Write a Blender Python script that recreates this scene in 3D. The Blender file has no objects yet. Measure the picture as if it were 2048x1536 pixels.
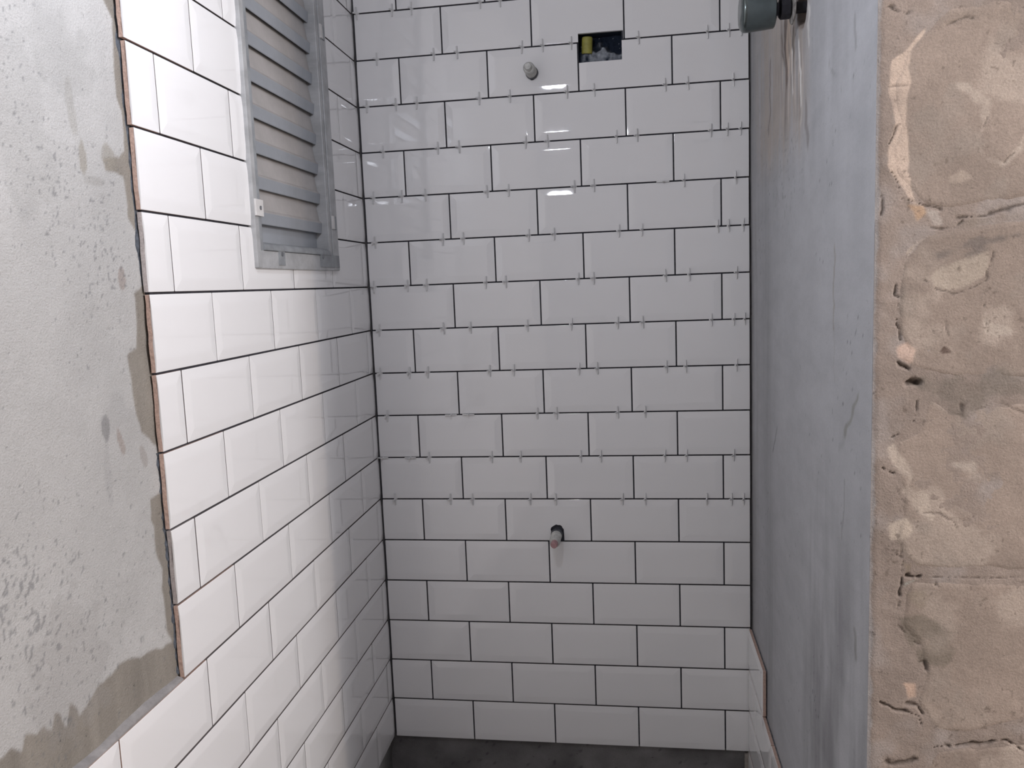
import bpy, bmesh, math, random
import numpy as np
from mathutils import Matrix, Vector

random.seed(7)
rng = np.random.default_rng(11)
scene = bpy.context.scene
C = scene.collection

# ------------------------------------------------------------------ camera
cam_d = bpy.data.cameras.new('camera')
cam = bpy.data.objects.new('camera', cam_d)
C.objects.link(cam)
scene.camera = cam
cam_d.sensor_width = 36.0
cam_d.sensor_fit = 'HORIZONTAL'
cam_d.lens = 1633.222 / 2048 * 36.0
cam_d.clip_start = 0.02
CM = ((0.98871023, 0.02076832, 0.14839389), (0.14467146, 0.12555887, -0.98148109), (-0.03901588, 0.99186876, 0.12113676))
cam.matrix_world = Matrix.Translation((0.616915, -1.8733, 1.123488)) @ Matrix(CM).to_4x4()

# ------------------------------------------------------------------ world, lights, exposure
world = bpy.data.worlds.new('world')
scene.world = world
world.use_nodes = True
world.node_tree.nodes['Background'].inputs[0].default_value = (0.5, 0.55, 0.65, 1)
world.node_tree.nodes['Background'].inputs[1].default_value = 0.05


def lamp(name, loc, power, radius, col):
    l = bpy.data.lights.new(name, 'POINT')
    l.energy = power
    l.shadow_soft_size = radius
    l.color = col
    o = bpy.data.objects.new(name, l)
    o.location = loc
    C.objects.link(o)
    return o


LAMP1 = (0.361, -1.12, 1.632)
for dx in (-0.019, 0.019):                                         # short bare lamp, lying crosswise, hanging in front of the stall
    lamp('stall_lamp', (LAMP1[0] + dx, LAMP1[1], LAMP1[2]), 3.5, 0.023, (0.845, 0.885, 0.995))
lamp('room_lamp', (2.30, -1.83, 1.80), 118.0, 0.17, (0.97, 0.95, 0.965))   # lamp of the room to the right, past the wall end
lamp('warm_fringe_light', (2.60, -2.075, 1.00), 40.0, 0.03, (1.0, 0.79, 0.62))     # unseen warm light, added for the orange fringe at the shadow edge

scene.view_settings.view_transform = 'Standard'
scene.view_settings.look = 'None'
scene.view_settings.exposure = 0.0
scene.view_settings.gamma = 1.0
scene.view_settings.use_curve_mapping = False

# ------------------------------------------------------------------ sizes (metres)
W = 0.203            # tile module across
H = 0.1027218        # tile module up
FLOOR = -0.115
CEIL = 2.46
ANG = 0.0158         # the left wall is a touch out of square
XR = 0.877           # plaster face of the right wall
YS = -0.930          # face of the right wall's end
XMAX, YMIN = 3.1, -3.4
TT = 0.008           # tile thickness
OFF = 0.0115         # tile face to plaster
ca, sa = math.cos(ANG), math.sin(ANG)


def basis(o, x, y, z):
    m = Matrix.Identity(4)
    for i, v in enumerate((x, y, z)):
        for j in range(3):
            m[j][i] = v[j]
    for j in range(3):
        m[j][3] = o[j]
    return m


B_BACK = basis((0, 0, 0), (1, 0, 0), (0, 0, 1), (0, -1, 0))
B_LEFT = basis((0, 0, 0), (-sa, ca, 0), (0, 0, 1), (ca, sa, 0))      # local x = -s (s = distance from the corner)
B_RIGHT = basis((0.866, 0, 0), (0, -1, 0), (0, 0, 1), (-1, 0, 0))
B_END = basis((0, YS, 0), (1, 0, 0), (0, 0, 1), (0, -1, 0))


# ------------------------------------------------------------------ numpy noise
def _hash(ix, iy, s):
    v = np.sin(ix * 127.1 + iy * 311.7 + s * 74.7) * 43758.5453
    return v - np.floor(v)


def vnoise(x, y, s=0):
    ix, iy = np.floor(x), np.floor(y)
    fx, fy = x - ix, y - iy
    fx, fy = fx * fx * (3 - 2 * fx), fy * fy * (3 - 2 * fy)
    a, b = _hash(ix, iy, s), _hash(ix + 1, iy, s)
    c, d = _hash(ix, iy + 1, s), _hash(ix + 1, iy + 1, s)
    return (a + (b - a) * fx) * (1 - fy) + (c + (d - c) * fx) * fy - 0.5


def fbm(x, y, f, o=4, s=0):
    r, a = 0, 1.0
    for k in range(o):
        r = r + a * vnoise(x * f + 17.3 * k, y * f + 9.1 * k, s + k)
        f *= 2.03
        a *= 0.5
    return r


def poly_sdf(x, y, pts):
    """signed distance, positive inside"""
    P = np.array(pts)
    d = np.full(x.shape, 1e9)
    ins = np.zeros(x.shape, bool)
    n = len(P)
    for i in range(n):
        a, b = P[i], P[(i + 1) % n]
        e = b - a
        wx, wy = x - a[0], y - a[1]
        t = np.clip((wx * e[0] + wy * e[1]) / max(1e-12, e @ e), 0, 1)
        d = np.minimum(d, np.hypot(wx - e[0] * t, wy - e[1] * t))
        c = ((a[1] > y) != (b[1] > y))
        xi = a[0] + (y - a[1]) * e[0] / (e[1] if abs(e[1]) > 1e-12 else 1e-12)
        ins ^= c & (x < xi)
    return np.where(ins, d, -d)


def sstep(a, b, x):
    t = np.clip((x - a) / (b - a), 0, 1)
    return t * t * (3 - 2 * t)


# ------------------------------------------------------------------ materials
def new_mat(name):
    m = bpy.data.materials.new(name)
    m.use_nodes = True
    nt = m.node_tree
    return m, nt, nt.nodes['Principled BSDF']


def N(nt, t, **kw):
    n = nt.nodes.new(t)
    for k, v in kw.items():
        if k.startswith('i_'):
            n.inputs[k[2:].replace('_', ' ')].default_value = v
        else:
            setattr(n, k, v)
    return n


def simple_mat(name, col, rough=0.5, metal=0.0, noise=0.0, nscale=60, bump=0.0, trans=0.0, spec=0.5, col2=None, stretch=None):
    m, nt, p = new_mat(name)
    p.inputs['Base Color'].default_value = (*col, 1)
    p.inputs['Roughness'].default_value = rough
    p.inputs['Metallic'].default_value = metal
    p.inputs['Transmission Weight'].default_value = trans
    p.inputs['Specular IOR Level'].default_value = spec
    if noise or bump or col2:
        tc = N(nt, 'ShaderNodeTexCoord')
        mp = N(nt, 'ShaderNodeMapping')
        if stretch:
            mp.inputs['Scale'].default_value = stretch
        nt.links.new(tc.outputs['Object'], mp.inputs[0])
        nz = N(nt, 'ShaderNodeTexNoise', i_Scale=nscale, i_Detail=6.0, i_Roughness=0.65)
        nt.links.new(mp.outputs[0], nz.inputs['Vector'])
        if noise or col2:
            c2 = col2 or tuple(c * (1 - noise) for c in col)
            r = N(nt, 'ShaderNodeValToRGB')
            r.color_ramp.elements[0].position = 0.36
            r.color_ramp.elements[1].position = 0.64
            r.color_ramp.elements[0].color = (*c2, 1)
            r.color_ramp.elements[1].color = (*col, 1)
            nt.links.new(nz.outputs['Fac'], r.inputs[0])
            nt.links.new(r.outputs[0], p.inputs['Base Color'])
        if bump:
            b = N(nt, 'ShaderNodeBump', i_Strength=1.0, i_Distance=bump)
            nt.links.new(nz.outputs['Fac'], b.inputs['Height'])
            nt.links.new(b.outputs[0], p.inputs['Normal'])
    return m


def plaster_mat(name, spots=0.5, spot_scale=70, bumpd=0.0012, rough=0.85, var=0.16, streak=None, grain=0.10, pit=(0.30, 0.36)):
    """colour comes from the 'Col' attribute; noise adds mottling, grain and little dark pits"""
    m, nt, p = new_mat(name)
    L = nt.links.new
    p.inputs['Roughness'].default_value = rough
    p.inputs['Specular IOR Level'].default_value = 0.25
    at = N(nt, 'ShaderNodeAttribute', attribute_name='Col')
    tc = N(nt, 'ShaderNodeTexCoord')
    mp = N(nt, 'ShaderNodeMapping')
    if streak:
        mp.inputs['Scale'].default_value = streak
    L(tc.outputs['Object'], mp.inputs[0])
    n1 = N(nt, 'ShaderNodeTexNoise', i_Scale=9.0, i_Detail=8.0, i_Roughness=0.68)
    L(mp.outputs[0], n1.inputs['Vector'])
    n2 = N(nt, 'ShaderNodeTexNoise', i_Scale=420.0, i_Detail=3.0, i_Roughness=0.7)
    L(tc.outputs['Object'], n2.inputs['Vector'])
    n3 = N(nt, 'ShaderNodeTexNoise', i_Scale=float(spot_scale), i_Detail=5.0, i_Roughness=0.75)
    L(tc.outputs['Object'], n3.inputs['Vector'])
    m1 = N(nt, 'ShaderNodeMapRange')
    m1.inputs[1].default_value, m1.inputs[2].default_value = 0.3, 0.7
    m1.inputs[3].default_value, m1.inputs[4].default_value = 1 - var, 1 + var
    L(n1.outputs['Fac'], m1.inputs[0])
    m2 = N(nt, 'ShaderNodeMapRange')
    m2.inputs[1].default_value, m2.inputs[2].default_value = 0.25, 0.75
    m2.inputs[3].default_value, m2.inputs[4].default_value = 1 - grain, 1 + grain
    L(n2.outputs['Fac'], m2.inputs[0])
    m3 = N(nt, 'ShaderNodeMapRange')
    m3.inputs[1].default_value, m3.inputs[2].default_value = pit
    m3.inputs[3].default_value, m3.inputs[4].default_value = 1 - spots, 1.0
    L(n3.outputs['Fac'], m3.inputs[0])
    a = N(nt, 'ShaderNodeMath', operation='MULTIPLY')
    L(m1.outputs[0], a.inputs[0]); L(m2.outputs[0], a.inputs[1])
    b = N(nt, 'ShaderNodeMath', operation='MULTIPLY')
    L(a.outputs[0], b.inputs[0]); L(m3.outputs[0], b.inputs[1])
    mx = N(nt, 'ShaderNodeVectorMath', operation='SCALE')
    L(at.outputs['Color'], mx.inputs[0]); L(b.outputs[0], mx.inputs['Scale'])
    L(mx.outputs[0], p.inputs['Base Color'])
    hs = N(nt, 'ShaderNodeMath', operation='MULTIPLY_ADD')
    L(n3.outputs['Fac'], hs.inputs[0]); hs.inputs[1].default_value = 1.0
    L(n2.outputs['Fac'], hs.inputs[2])
    bp = N(nt, 'ShaderNodeBump', i_Strength=1.0, i_Distance=bumpd)
    L(hs.outputs[0], bp.inputs['Height'])
    L(bp.outputs[0], p.inputs['Normal'])
    return m


M_GLAZE = simple_mat('white_glaze', (0.87, 0.87, 0.875), 0.03, spec=0.8)
M_EDGE = simple_mat('tile_edge_in_joint', (0.20, 0.18, 0.175), 0.9)
M_BODY = simple_mat('terracotta_body', (0.60, 0.43, 0.36), 0.9, noise=0.3, nscale=300, bump=0.0006)
M_BODY2 = simple_mat('grey_smeared_body', (0.52, 0.47, 0.46), 0.9, noise=0.3, nscale=300, bump=0.0006)
M_ADH = simple_mat('tile_adhesive', (0.055, 0.055, 0.07), 0.9, noise=0.4, nscale=120)
M_ADH2 = simple_mat('grey_adhesive', (0.24, 0.25, 0.27), 0.9, noise=0.5, nscale=90, bump=0.002)
M_SPACER = simple_mat('milky_plastic', (0.74, 0.74, 0.74), 0.35)
M_ALU = simple_mat('weathered_aluminium', (0.50, 0.51, 0.52), 0.45, metal=0.15, nscale=25, noise=0.28, stretch=(1, 1, 0.35))
M_ALU_D = simple_mat('dusty_aluminium', (0.34, 0.36, 0.38), 0.5, metal=0.2, nscale=30, noise=0.3)
M_SLAT = simple_mat('slat_aluminium', (0.45, 0.43, 0.42), 0.45, metal=0.1, nscale=12, noise=0.2)  # warm tone paints in the room light reflected by the blades
M_CLIP = simple_mat('white_clip', (0.72, 0.71, 0.70), 0.5, noise=0.15, nscale=60)
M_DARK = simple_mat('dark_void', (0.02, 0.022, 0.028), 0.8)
M_SCREW = simple_mat('steel_screw', (0.35, 0.36, 0.38), 0.3, metal=0.9)
M_CHROME = simple_mat('dusty_chrome', (0.17, 0.20, 0.20), 0.24, metal=0.85, noise=0.25, nscale=30)
M_DMETAL = simple_mat('dark_brass_nut', (0.035, 0.035, 0.045), 0.5, metal=0.3, noise=0.4, nscale=80)
M_FLANGE = simple_mat('mortar_smeared_ring', (0.42, 0.40, 0.38), 0.7, noise=0.6, nscale=110, bump=0.001)
M_PVC = simple_mat('dirty_white_pvc', (0.66, 0.66, 0.63), 0.5, noise=0.35, nscale=90)
M_PINK = simple_mat('pink_plug_end', (0.52, 0.30, 0.31), 0.5, noise=0.3, nscale=120)
M_COLLAR = simple_mat('grey_collar', (0.10, 0.105, 0.12), 0.5, noise=0.4, nscale=100)
M_YELLOW = simple_mat('yellow_conduit', (0.36, 0.34, 0.075), 0.55, noise=0.3, nscale=70)
M_BOXIN = simple_mat('blue_black_box', (0.012, 0.018, 0.030), 0.5, col2=(0.02, 0.03, 0.045), nscale=60)
M_BLOB = simple_mat('mortar_crumb', (0.17, 0.18, 0.20), 0.9, col2=(0.03, 0.05, 0.065), nscale=55, bump=0.002)
M_PLAS_L = plaster_mat('cement_plaster_left', spots=0.45, spot_scale=75, var=0.07, grain=0.10, pit=(0.28, 0.36))
M_PLAS_R = plaster_mat('cement_plaster_right', spots=0.25, spot_scale=60, var=0.09, grain=0.05, bumpd=0.0003, streak=(1.0, 2.2, 0.16), rough=0.6)
M_PLAS_B = plaster_mat('cement_plaster_back', spots=0.6, spot_scale=60, var=0.15, grain=0.1)
M_BLOCK = plaster_mat('old_block', spots=0.35, spot_scale=85, var=0.15, grain=0.16, bumpd=0.0006, pit=(0.30, 0.37))
M_MORTAR = plaster_mat('old_mortar', spots=0.4, spot_scale=70, var=0.16, grain=0.16, bumpd=0.0007, pit=(0.30, 0.37))
M_ROOM = simple_mat('room_render', (0.31, 0.305, 0.32), 0.9, noise=0.2, nscale=6)
M_CEIL = simple_mat('ceiling_render', (0.42, 0.42, 0.44), 0.9, noise=0.2, nscale=5)
M_FLOOR = simple_mat('floor_screed', (0.20, 0.19, 0.18), 0.85, noise=0.5, nscale=25, bump=0.002)


# ------------------------------------------------------------------ object helpers
def link(name, me, mat=None, parent=None, mw=None):
    o = bpy.data.objects.new(name, me)
    C.objects.link(o)
    if mat is not None and me is not None and len(me.materials) == 0:
        me.materials.append(mat)
    if parent is not None:
        o.parent = parent
        if mw is not None:
            o.matrix_basis = parent.matrix_world.inverted() @ mw if parent.get('_mw') is None else Matrix(parent['_mw']).inverted() @ mw
    elif mw is not None:
        o.matrix_basis = mw
    return o


def empty(name, label=None, cat=None, group=None, kind=None, mw=None):
    o = bpy.data.objects.new(name, None)
    o.empty_display_size = 0.02
    C.objects.link(o)
    if mw is not None:
        o.matrix_basis = mw
        o['_mw'] = [list(r) for r in mw]
    tag(o, label, cat, group, kind)
    return o


def tag(o, label=None, cat=None, group=None, kind=None):
    if label: o['label'] = label
    if cat: o['category'] = cat
    if group: o['group'] = group
    if kind: o['kind'] = kind
    return o


def mesh_from(verts, faces, name='mesh', smooth=False, mats=None, midx=None):
    me = bpy.data.meshes.new(name)
    me.from_pydata([tuple(map(float, v)) for v in verts], [], [tuple(f) for f in faces])
    if mats:
        for m in mats: me.materials.append(m)
    if midx is not None:
        me.polygons.foreach_set('material_index', midx)
    if smooth:
        me.polygons.foreach_set('use_smooth', [True] * len(me.polygons))
    me.update()
    return me


def wnormals(me, lim=50):
    """area weighted split normals, sharp above lim degrees"""
    cl = math.cos(math.radians(lim))
    me.polygons.foreach_set('use_smooth', [True] * len(me.polygons))
    vf = [[] for _ in me.vertices]
    for p in me.polygons:
        for v in p.vertices: vf[v].append(p.index)
    fn = [p.normal.copy() for p in me.polygons]
    fa = [p.area for p in me.polygons]
    out = []
    for p in me.polygons:
        for v in p.vertices:
            n = Vector((0, 0, 0))
            for f in vf[v]:
                if fn[f].dot(fn[p.index]) > cl: n += fn[f] * fa[f] * fa[f]
            out.append(n.normalized() if n.length > 0 else fn[p.index])
    me.normals_split_custom_set(out)
    return me


def box_bm(bm, x0, x1, y0, y1, z0, z1, bev=0.0):
    r = bmesh.ops.create_cube(bm, size=1.0)
    for v in r['verts']:
        v.co = Vector((x0 + (v.co.x + .5) * (x1 - x0), y0 + (v.co.y + .5) * (y1 - y0), z0 + (v.co.z + .5) * (z1 - z0)))
    if bev:
        es = list({e for v in r['verts'] for e in v.link_edges})
        bmesh.ops.bevel(bm, geom=es, offset=bev, segments=2, affect='EDGES', profile=0.6)


def bm_mesh(bm, name='mesh', mat=None, smooth=False):
    me = bpy.data.meshes.new(name)
    bmesh.ops.recalc_face_normals(bm, faces=bm.faces[:])
    bm.to_mesh(me)
    bm.free()
    if mat: me.materials.append(mat)
    if smooth: wnormals(me, 40)
    return me


def box_mesh(x0, x1, y0, y1, z0, z1, bev=0.0, mat=None):
    bm = bmesh.new()
    box_bm(bm, x0, x1, y0, y1, z0, z1, bev)
    return bm_mesh(bm, 'box', mat)


def lathe_mesh(prof, seg=28, mat=None, wob=0.0, flute=None):
    """prof: list of (radius, z); axis +z"""
    vs, fs = [], []
    for i, (r, z) in enumerate(prof):
        for k in range(seg):
            a = 2 * math.pi * k / seg
            rr = r * (1 + wob * random.uniform(-1, 1))
            if flute and flute[0] <= i <= flute[1]: rr *= 1 + flute[3] * math.cos(flute[2] * a)
            vs.append((rr * math.cos(a), rr * math.sin(a), z))
    for i in range(len(prof) - 1):
        for k in range(seg):
            a, b = i * seg + k, i * seg + (k + 1) % seg
            fs.append((a, b, b + seg, a + seg))
    fs.append(tuple(range(seg - 1, -1, -1)))
    fs.append(tuple((len(prof) - 1) * seg + k for k in range(seg)))
    me = mesh_from(vs, fs)
    if mat: me.materials.append(mat)
    wnormals(me, 40)
    return me


# ------------------------------------------------------------------ gridded wall surfaces
def axis_pts(lo, hi, fine, step, coarse=0.12):
    f0, f1 = max(lo, fine[0]), min(hi, fine[1])
    a = list(np.linspace(lo, f0, max(2, int((f0 - lo) / coarse) + 2))[:-1]) if f0 > lo + 1e-6 else []
    m = list(np.linspace(f0, f1, max(2, int(round((f1 - f0) / step)) + 1)))
    b = list(np.linspace(f1, hi, max(2, int((hi - f1) / coarse) + 2))[1:]) if hi > f1 + 1e-6 else []
    return np.array(a + m + b)


def grid_mesh(xs, ys, hfun, cfun, skip=None, drop=0.0, smooth=True):
    X, Y = np.meshgrid(xs, ys)
    Z = hfun(X, Y)
    nx, ny = len(xs), len(ys)
    V = np.stack([X.ravel(), Y.ravel(), Z.ravel()], 1)
    i = np.arange(ny - 1)[:, None] * nx + np.arange(nx - 1)[None, :]
    F = np.stack([i, i + 1, i + 1 + nx, i + nx], -1).reshape(-1, 4)
    if skip is not None:
        cx = (X[:-1, :-1] + X[1:, 1:]).ravel() / 2
        cy = (Y[:-1, :-1] + Y[1:, 1:]).ravel() / 2
        F = F[~skip(cx, cy)]
    col = cfun(X.ravel(), Y.ravel())
    if drop:
        e = {}
        for f in F:
            for a, b in zip(f, np.roll(f, -1)):
                k = (int(a), int(b))
                if (k[1], k[0]) in e: del e[(k[1], k[0])]
                else: e[k] = 1
        bv = sorted({v for k in e for v in k})
        mp = {v: len(V) + j for j, v in enumerate(bv)}
        V2 = V[bv].copy(); V2[:, 2] -= drop
        V = np.vstack([V, V2]); col = np.vstack([col, col[bv]])
        F = np.vstack([F, np.array([(b, a, mp[a], mp[b]) for a, b in e])])
    me = bpy.data.meshes.new('wall')
    me.vertices.add(len(V)); me.vertices.foreach_set('co', V.astype(np.float32).ravel())
    me.loops.add(len(F) * 4); me.loops.foreach_set('vertex_index', F.astype(np.int32).ravel())
    me.polygons.add(len(F)); me.polygons.foreach_set('loop_start', np.arange(0, len(F) * 4, 4, dtype=np.int32))
    me.update(calc_edges=True)
    at = me.color_attributes.new('Col', 'FLOAT_COLOR', 'POINT')
    c4 = np.ones((len(V), 4), np.float32); c4[:, :3] = col
    at.data.foreach_set('color', c4.ravel())
    if smooth: me.polygons.foreach_set('use_smooth', [True] * len(F))
    me.validate()
    return me


def mix(c, col, m):
    return c * (1 - m[:, None]) + np.array(col)[None, :] * m[:, None]


# ------------------------------------------------------------------ structure: left wall plaster
WIN = (-0.600, -0.216, 1.170, 1.985)      # window opening through the wall (local x, z)

DAMP = [(0.935, 1.477), (0.921, 1.459), (0.923, 1.428), (0.925, 1.395), (0.928, 1.367), (0.92, 1.353), (0.92, 1.33), (0.921, 1.306), (0.935, 1.296), (0.965, 1.288), (0.963, 1.277), (0.929, 1.273), (0.926, 1.25), (0.927, 1.223), (0.915, 1.212), (0.903, 1.204), (0.905, 1.147), (0.931, 1.13), (0.930, 1.124), (0.932, 1.063), (0.954, 1.055), (0.954, 1.035), (0.953, 1.009), (0.95, 0.979), (0.942, 0.958), (0.917, 0.938), (0.905, 0.931), (0.90, 0.905), (0.905, 0.872), (0.939, 0.871), (0.938, 0.869), (0.939, 0.842), (0.933, 0.833), (0.934, 0.815), (0.933, 0.789), (0.926, 0.772), (0.931, 0.75), (0.928, 0.717), (0.927, 0.692), (0.918, 0.671), (0.938, 0.673), (0.961, 0.681), (0.984, 0.683), (1.029, 0.696), (1.041, 0.689), (1.067, 0.687), (1.087, 0.681), (1.107, 0.671), (1.109, 0.684), (1.12, 0.694), (1.128, 0.671), (1.135, 0.69), (1.142, 0.694), (1.15, 0.681), (1.161, 0.692), (1.171, 0.686), (1.186, 0.698), (1.193, 0.684), (1.204, 0.694), (1.222, 0.691), (1.40, 0.700), (1.40, 0.55), (0.86, 0.55), (0.86, 1.60), (0.935, 1.60)]


def left_col(x, z):
    s = -x
    c = np.tile(np.array([[0.47, 0.468, 0.46]]), (len(s), 1))
    lo = fbm(s, z, 5, 4, 3)
    c *= (1 + 0.12 * lo)[:, None]
    near = (s > 0.84) & (s < 1.45) & (z > 0.4) & (z < 1.7)
    wob = 0.006 * fbm(s, z * 0.5, 70, 3, 8)
    d = np.full(s.shape, -1.0)
    d[near] = poly_sdf(s[near], z[near], DAMP)
    m = sstep(-0.0015, 0.0025, d + wob * 0.6)
    dampc = np.array([0.265, 0.245, 0.215]) * (1 + 0.25 * fbm(s * 1.0, z * 0.15, 60, 3, 5))[:, None]
    c = c * (1 - m[:, None]) + dampc * m[:, None]
    # drips, thumb marks and scuffs, (s, z, rs, rz, tilt, strength, colour)
    for cs, cz, rs, rz, tl, st, cc in ((1.003, 1.285, .007, .017, 0, .7, (.30, .28, .24)), (1.014, 1.334, .007, .040, -.05, .45, (.34, .33, .30)), (0.958, 1.293, .013, .013, 0, .6, (.28, .26, .22)),
                                       (0.952, 1.150, .007, .014, 0, .75, (.30, .26, .24)), (1.011, 0.974, .0075, .017, 0.1, .85, (.25, .25, .25)), (1.014, 0.93, .006, .045, 0, .28, (.33, .33, .33)),
                                       (0.985, 0.956, .005, .018, -.25, .6, (.30, .25, .22)), (0.942, 0.930, .006, .018, -.25, .5, (.30, .27, .25)), (0.984, 1.26, .018, .006, 0, .35, (.28, .27, .25)),
                                       (1.10, 1.30, .05, .09, 0, .22, (.30, .30, .29)), (1.02, 1.39, .05, .05, 0, .25, (.33, .33, .32)), (1.11, 0.72, .06, .08, 0, .25, (.30, .29, .28)), (0.99, 0.99, .03, .02, 0, .2, (.30, .30, .30))):
        u = (s - cs) + tl * (z - cz)
        q = (u / rs) ** 2 + ((z - cz) / rz) ** 2 + 1.2 * fbm(s, z, 55, 3, 2)
        c = mix(c, cc, st * sstep(1.25, 0.7, q))
    # pits clustered in bands
    pit = sstep(0.44, 0.58, fbm(s * 1.3, z, 210, 2, 21) + 0.5 * fbm(s, z, 7, 3, 9))
    c = mix(c, (0.16, 0.165, 0.17), 0.55 * pit)
    return np.clip(c, 0.02, 1)


def left_h(x, z):
    s = -x
    return -OFF + np.where(s > 0.86, 0.0016 * fbm(s, z, 14, 4, 4) - 0.0004, -0.0015)


xs = np.unique(np.concatenate([-axis_pts(0.0, 3.42, (0.88, 1.34), 0.0025), [WIN[0], WIN[1]]]))
zs = np.unique(np.concatenate([axis_pts(FLOOR, CEIL, (0.52, 1.58), 0.0025), [WIN[2], WIN[3]]]))
me = grid_mesh(xs, zs, left_h, left_col, skip=lambda x, z: (x > WIN[0]) & (x < WIN[1]) & (z > WIN[2]) & (z < WIN[3]), drop=0.13)
wall_left = link('wall_left', me, M_PLAS_L, mw=B_LEFT)
wall_left['_mw'] = [list(r) for r in B_LEFT]
tag(wall_left, 'left wall, light grey cement plaster with damp edge and white bevelled tiles', kind='structure')


# ------------------------------------------------------------------ structure: right wall plaster
def right_col(x, z):
    s = x
    c = np.tile(np.array([[0.425, 0.433, 0.455]]), (len(s), 1))
    c *= (1 + 0.12 * fbm(s * 1.0, z * 0.25, 6, 4, 31) + 0.14 * sstep(1.1, 1.35, z) * fbm(s * 1.2, z * 0.22, 26, 4, 32))[:, None]
    # dark vertical streaks close to the corner
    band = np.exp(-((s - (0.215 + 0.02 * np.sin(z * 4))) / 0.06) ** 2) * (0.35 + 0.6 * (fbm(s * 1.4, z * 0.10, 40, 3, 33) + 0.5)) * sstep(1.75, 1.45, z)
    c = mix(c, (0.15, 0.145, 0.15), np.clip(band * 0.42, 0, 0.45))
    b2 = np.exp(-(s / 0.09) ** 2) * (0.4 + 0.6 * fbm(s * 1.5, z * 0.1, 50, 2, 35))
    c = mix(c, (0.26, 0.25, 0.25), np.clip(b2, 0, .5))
    # beige-brown run below the valve
    run = sstep(0.02, 0.20, s) * sstep(0.62, 0.52, s) * sstep(1.27, 1.40, z) * (0.55 + 0.9 * fbm(s * 1.5, z * 0.12, 45, 3, 41))
    c = mix(c, (0.40, 0.36, 0.33), np.clip(run * 1.7, 0, .95))
    sp = sstep(0.36, 0.52, fbm(s * 1.5, z, 130, 2, 43) + 0.25 * fbm(s, z, 12, 2, 44)) * np.exp(-((s - .42) / .13) ** 2 - ((z - 1.30) / .07) ** 2)
    c = mix(c, (0.12, 0.115, 0.115), 0.8 * sp)
    wash = sstep(0.28, 0.36, s) * sstep(0.60, 0.50, s) * sstep(1.32, 1.42, z + 0.06 * fbm(s, z * 0.1, 50, 2, 46))
    t1 = np.clip(0.2 + 2.4 * fbm(s * 1.3, z * 0.16, 60, 4, 47), 0, 1) * wash
    c = mix(c, (0.17, 0.145, 0.135), 0.62 * t1)
    t2 = np.clip(-0.25 + 2.8 * fbm(s * 1.3, z * 0.14, 75, 4, 48), 0, 1) * wash
    c = mix(c, (0.62, 0.56, 0.52), 0.75 * t2)
    w = 0.022 * fbm(s * .3, z, 26, 3, 50)
    for s0, z0, s1, z1, r, st, cc in ((.398, 1.54, .408, 1.455, .012, .95, (.16, .125, .11)), (.37, 1.515, .392, 1.46, .007, .6, (.15, .12, .11)), (.429, 1.535, .421, 1.47, .013, .85, (.60, .50, .42)),
                                      (.442, 1.53, .452, 1.46, .007, .8, (.66, .56, .47)), (.47, 1.50, .46, 1.45, .006, .8, (.12, .10, .09)), (.455, 1.47, .46, 1.42, .006, .7, (.74, .72, .70)),
                                      (.512, 1.465, .524, 1.39, .006, .85, (.78, .77, .75)), (.532, 1.395, .533, 1.36, .007, .6, (.6, .57, .53)), (.57, 1.36, .575, 1.325, .012, .5, (.16, .14, .13)),
                                      (.58, 1.50, .588, 1.46, .006, .6, (.75, .74, .72)), (.749, 1.145, .752, 1.06, .0035, .6, (.28, .25, .22)), (.752, 1.06, .755, .99, .002, .35, (.28, .26, .24)),
                                      (.858, .97, .815, .925, .0045, .6, (.22, .22, .18)), (.815, .925, .789, .90, .006, .25, (.25, .25, .25)), (.811, .854, .80, .79, .0025, .6, (.2, .2, .2)), (.317, .834, .285, .79, .003, .7, (.12, .12, .13)),
                                      (.72, 1.39, .765, 1.35, .003, .4, (.22, .22, .22)), (.84, 1.41, .845, 1.385, .005, .5, (.24, .24, .24)), (.86, .68, .87, .66, .006, .6, (.2, .2, .18)), (.26, 1.50, .235, 1.40, .006, .6, (.13, .11, .11))):
        e = np.array([s1 - s0, z1 - z0])
        t = np.clip(((s - s0) * e[0] + (z - z0) * e[1]) / (e @ e), -0.1, 1.1)
        d = np.hypot(s + w - s0 - e[0] * t, (z - z0 - e[1] * t) * 0.6)
        c = mix(c, cc, st * sstep(r * 1.15, r * 0.55, d))
    # scuffed darker streaks low down
    lo = sstep(0.95, 0.6, z) * sstep(0.45, 0.7, s) * np.clip(0.15 + 0.9 * fbm(s * 1.2, z * 0.30, 14, 4, 61) + 0.4 * fbm(s, z * 0.12, 60, 3, 62), 0, 1)
    c = mix(c, (0.19, 0.19, 0.20), np.clip(lo, 0, .7))
    hole = sstep(1.15, 0.95, np.hypot((s - 0.538) / 0.036, (z - 1.524) / 0.036) + 0.25 * fbm(s, z, 40, 2, 83))
    c = mix(c, (0.26, 0.215, 0.19), 0.9 * hole)
    pit = sstep(0.60, 0.72, fbm(s * 1.5, z, 160, 2, 71) + 0.35 * fbm(s, z, 6, 2, 72))
    c = mix(c, (0.11, 0.11, 0.12), 0.75 * pit)
    return np.clip(c, 0.02, 1)


VZ, VS = 1.524, 0.52      # valve axis on the right wall


def right_h(x, z):
    h = -(XR - 0.866) + 0.0012 * fbm(x, z * .5, 9, 3, 81)
    q = np.hypot((x - VS - 0.018) / 0.036, (z - VZ) / 0.036) + 0.25 * fbm(x, z, 40, 2, 83)
    return h - 0.022 * sstep(1.0, 0.85, q)


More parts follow.
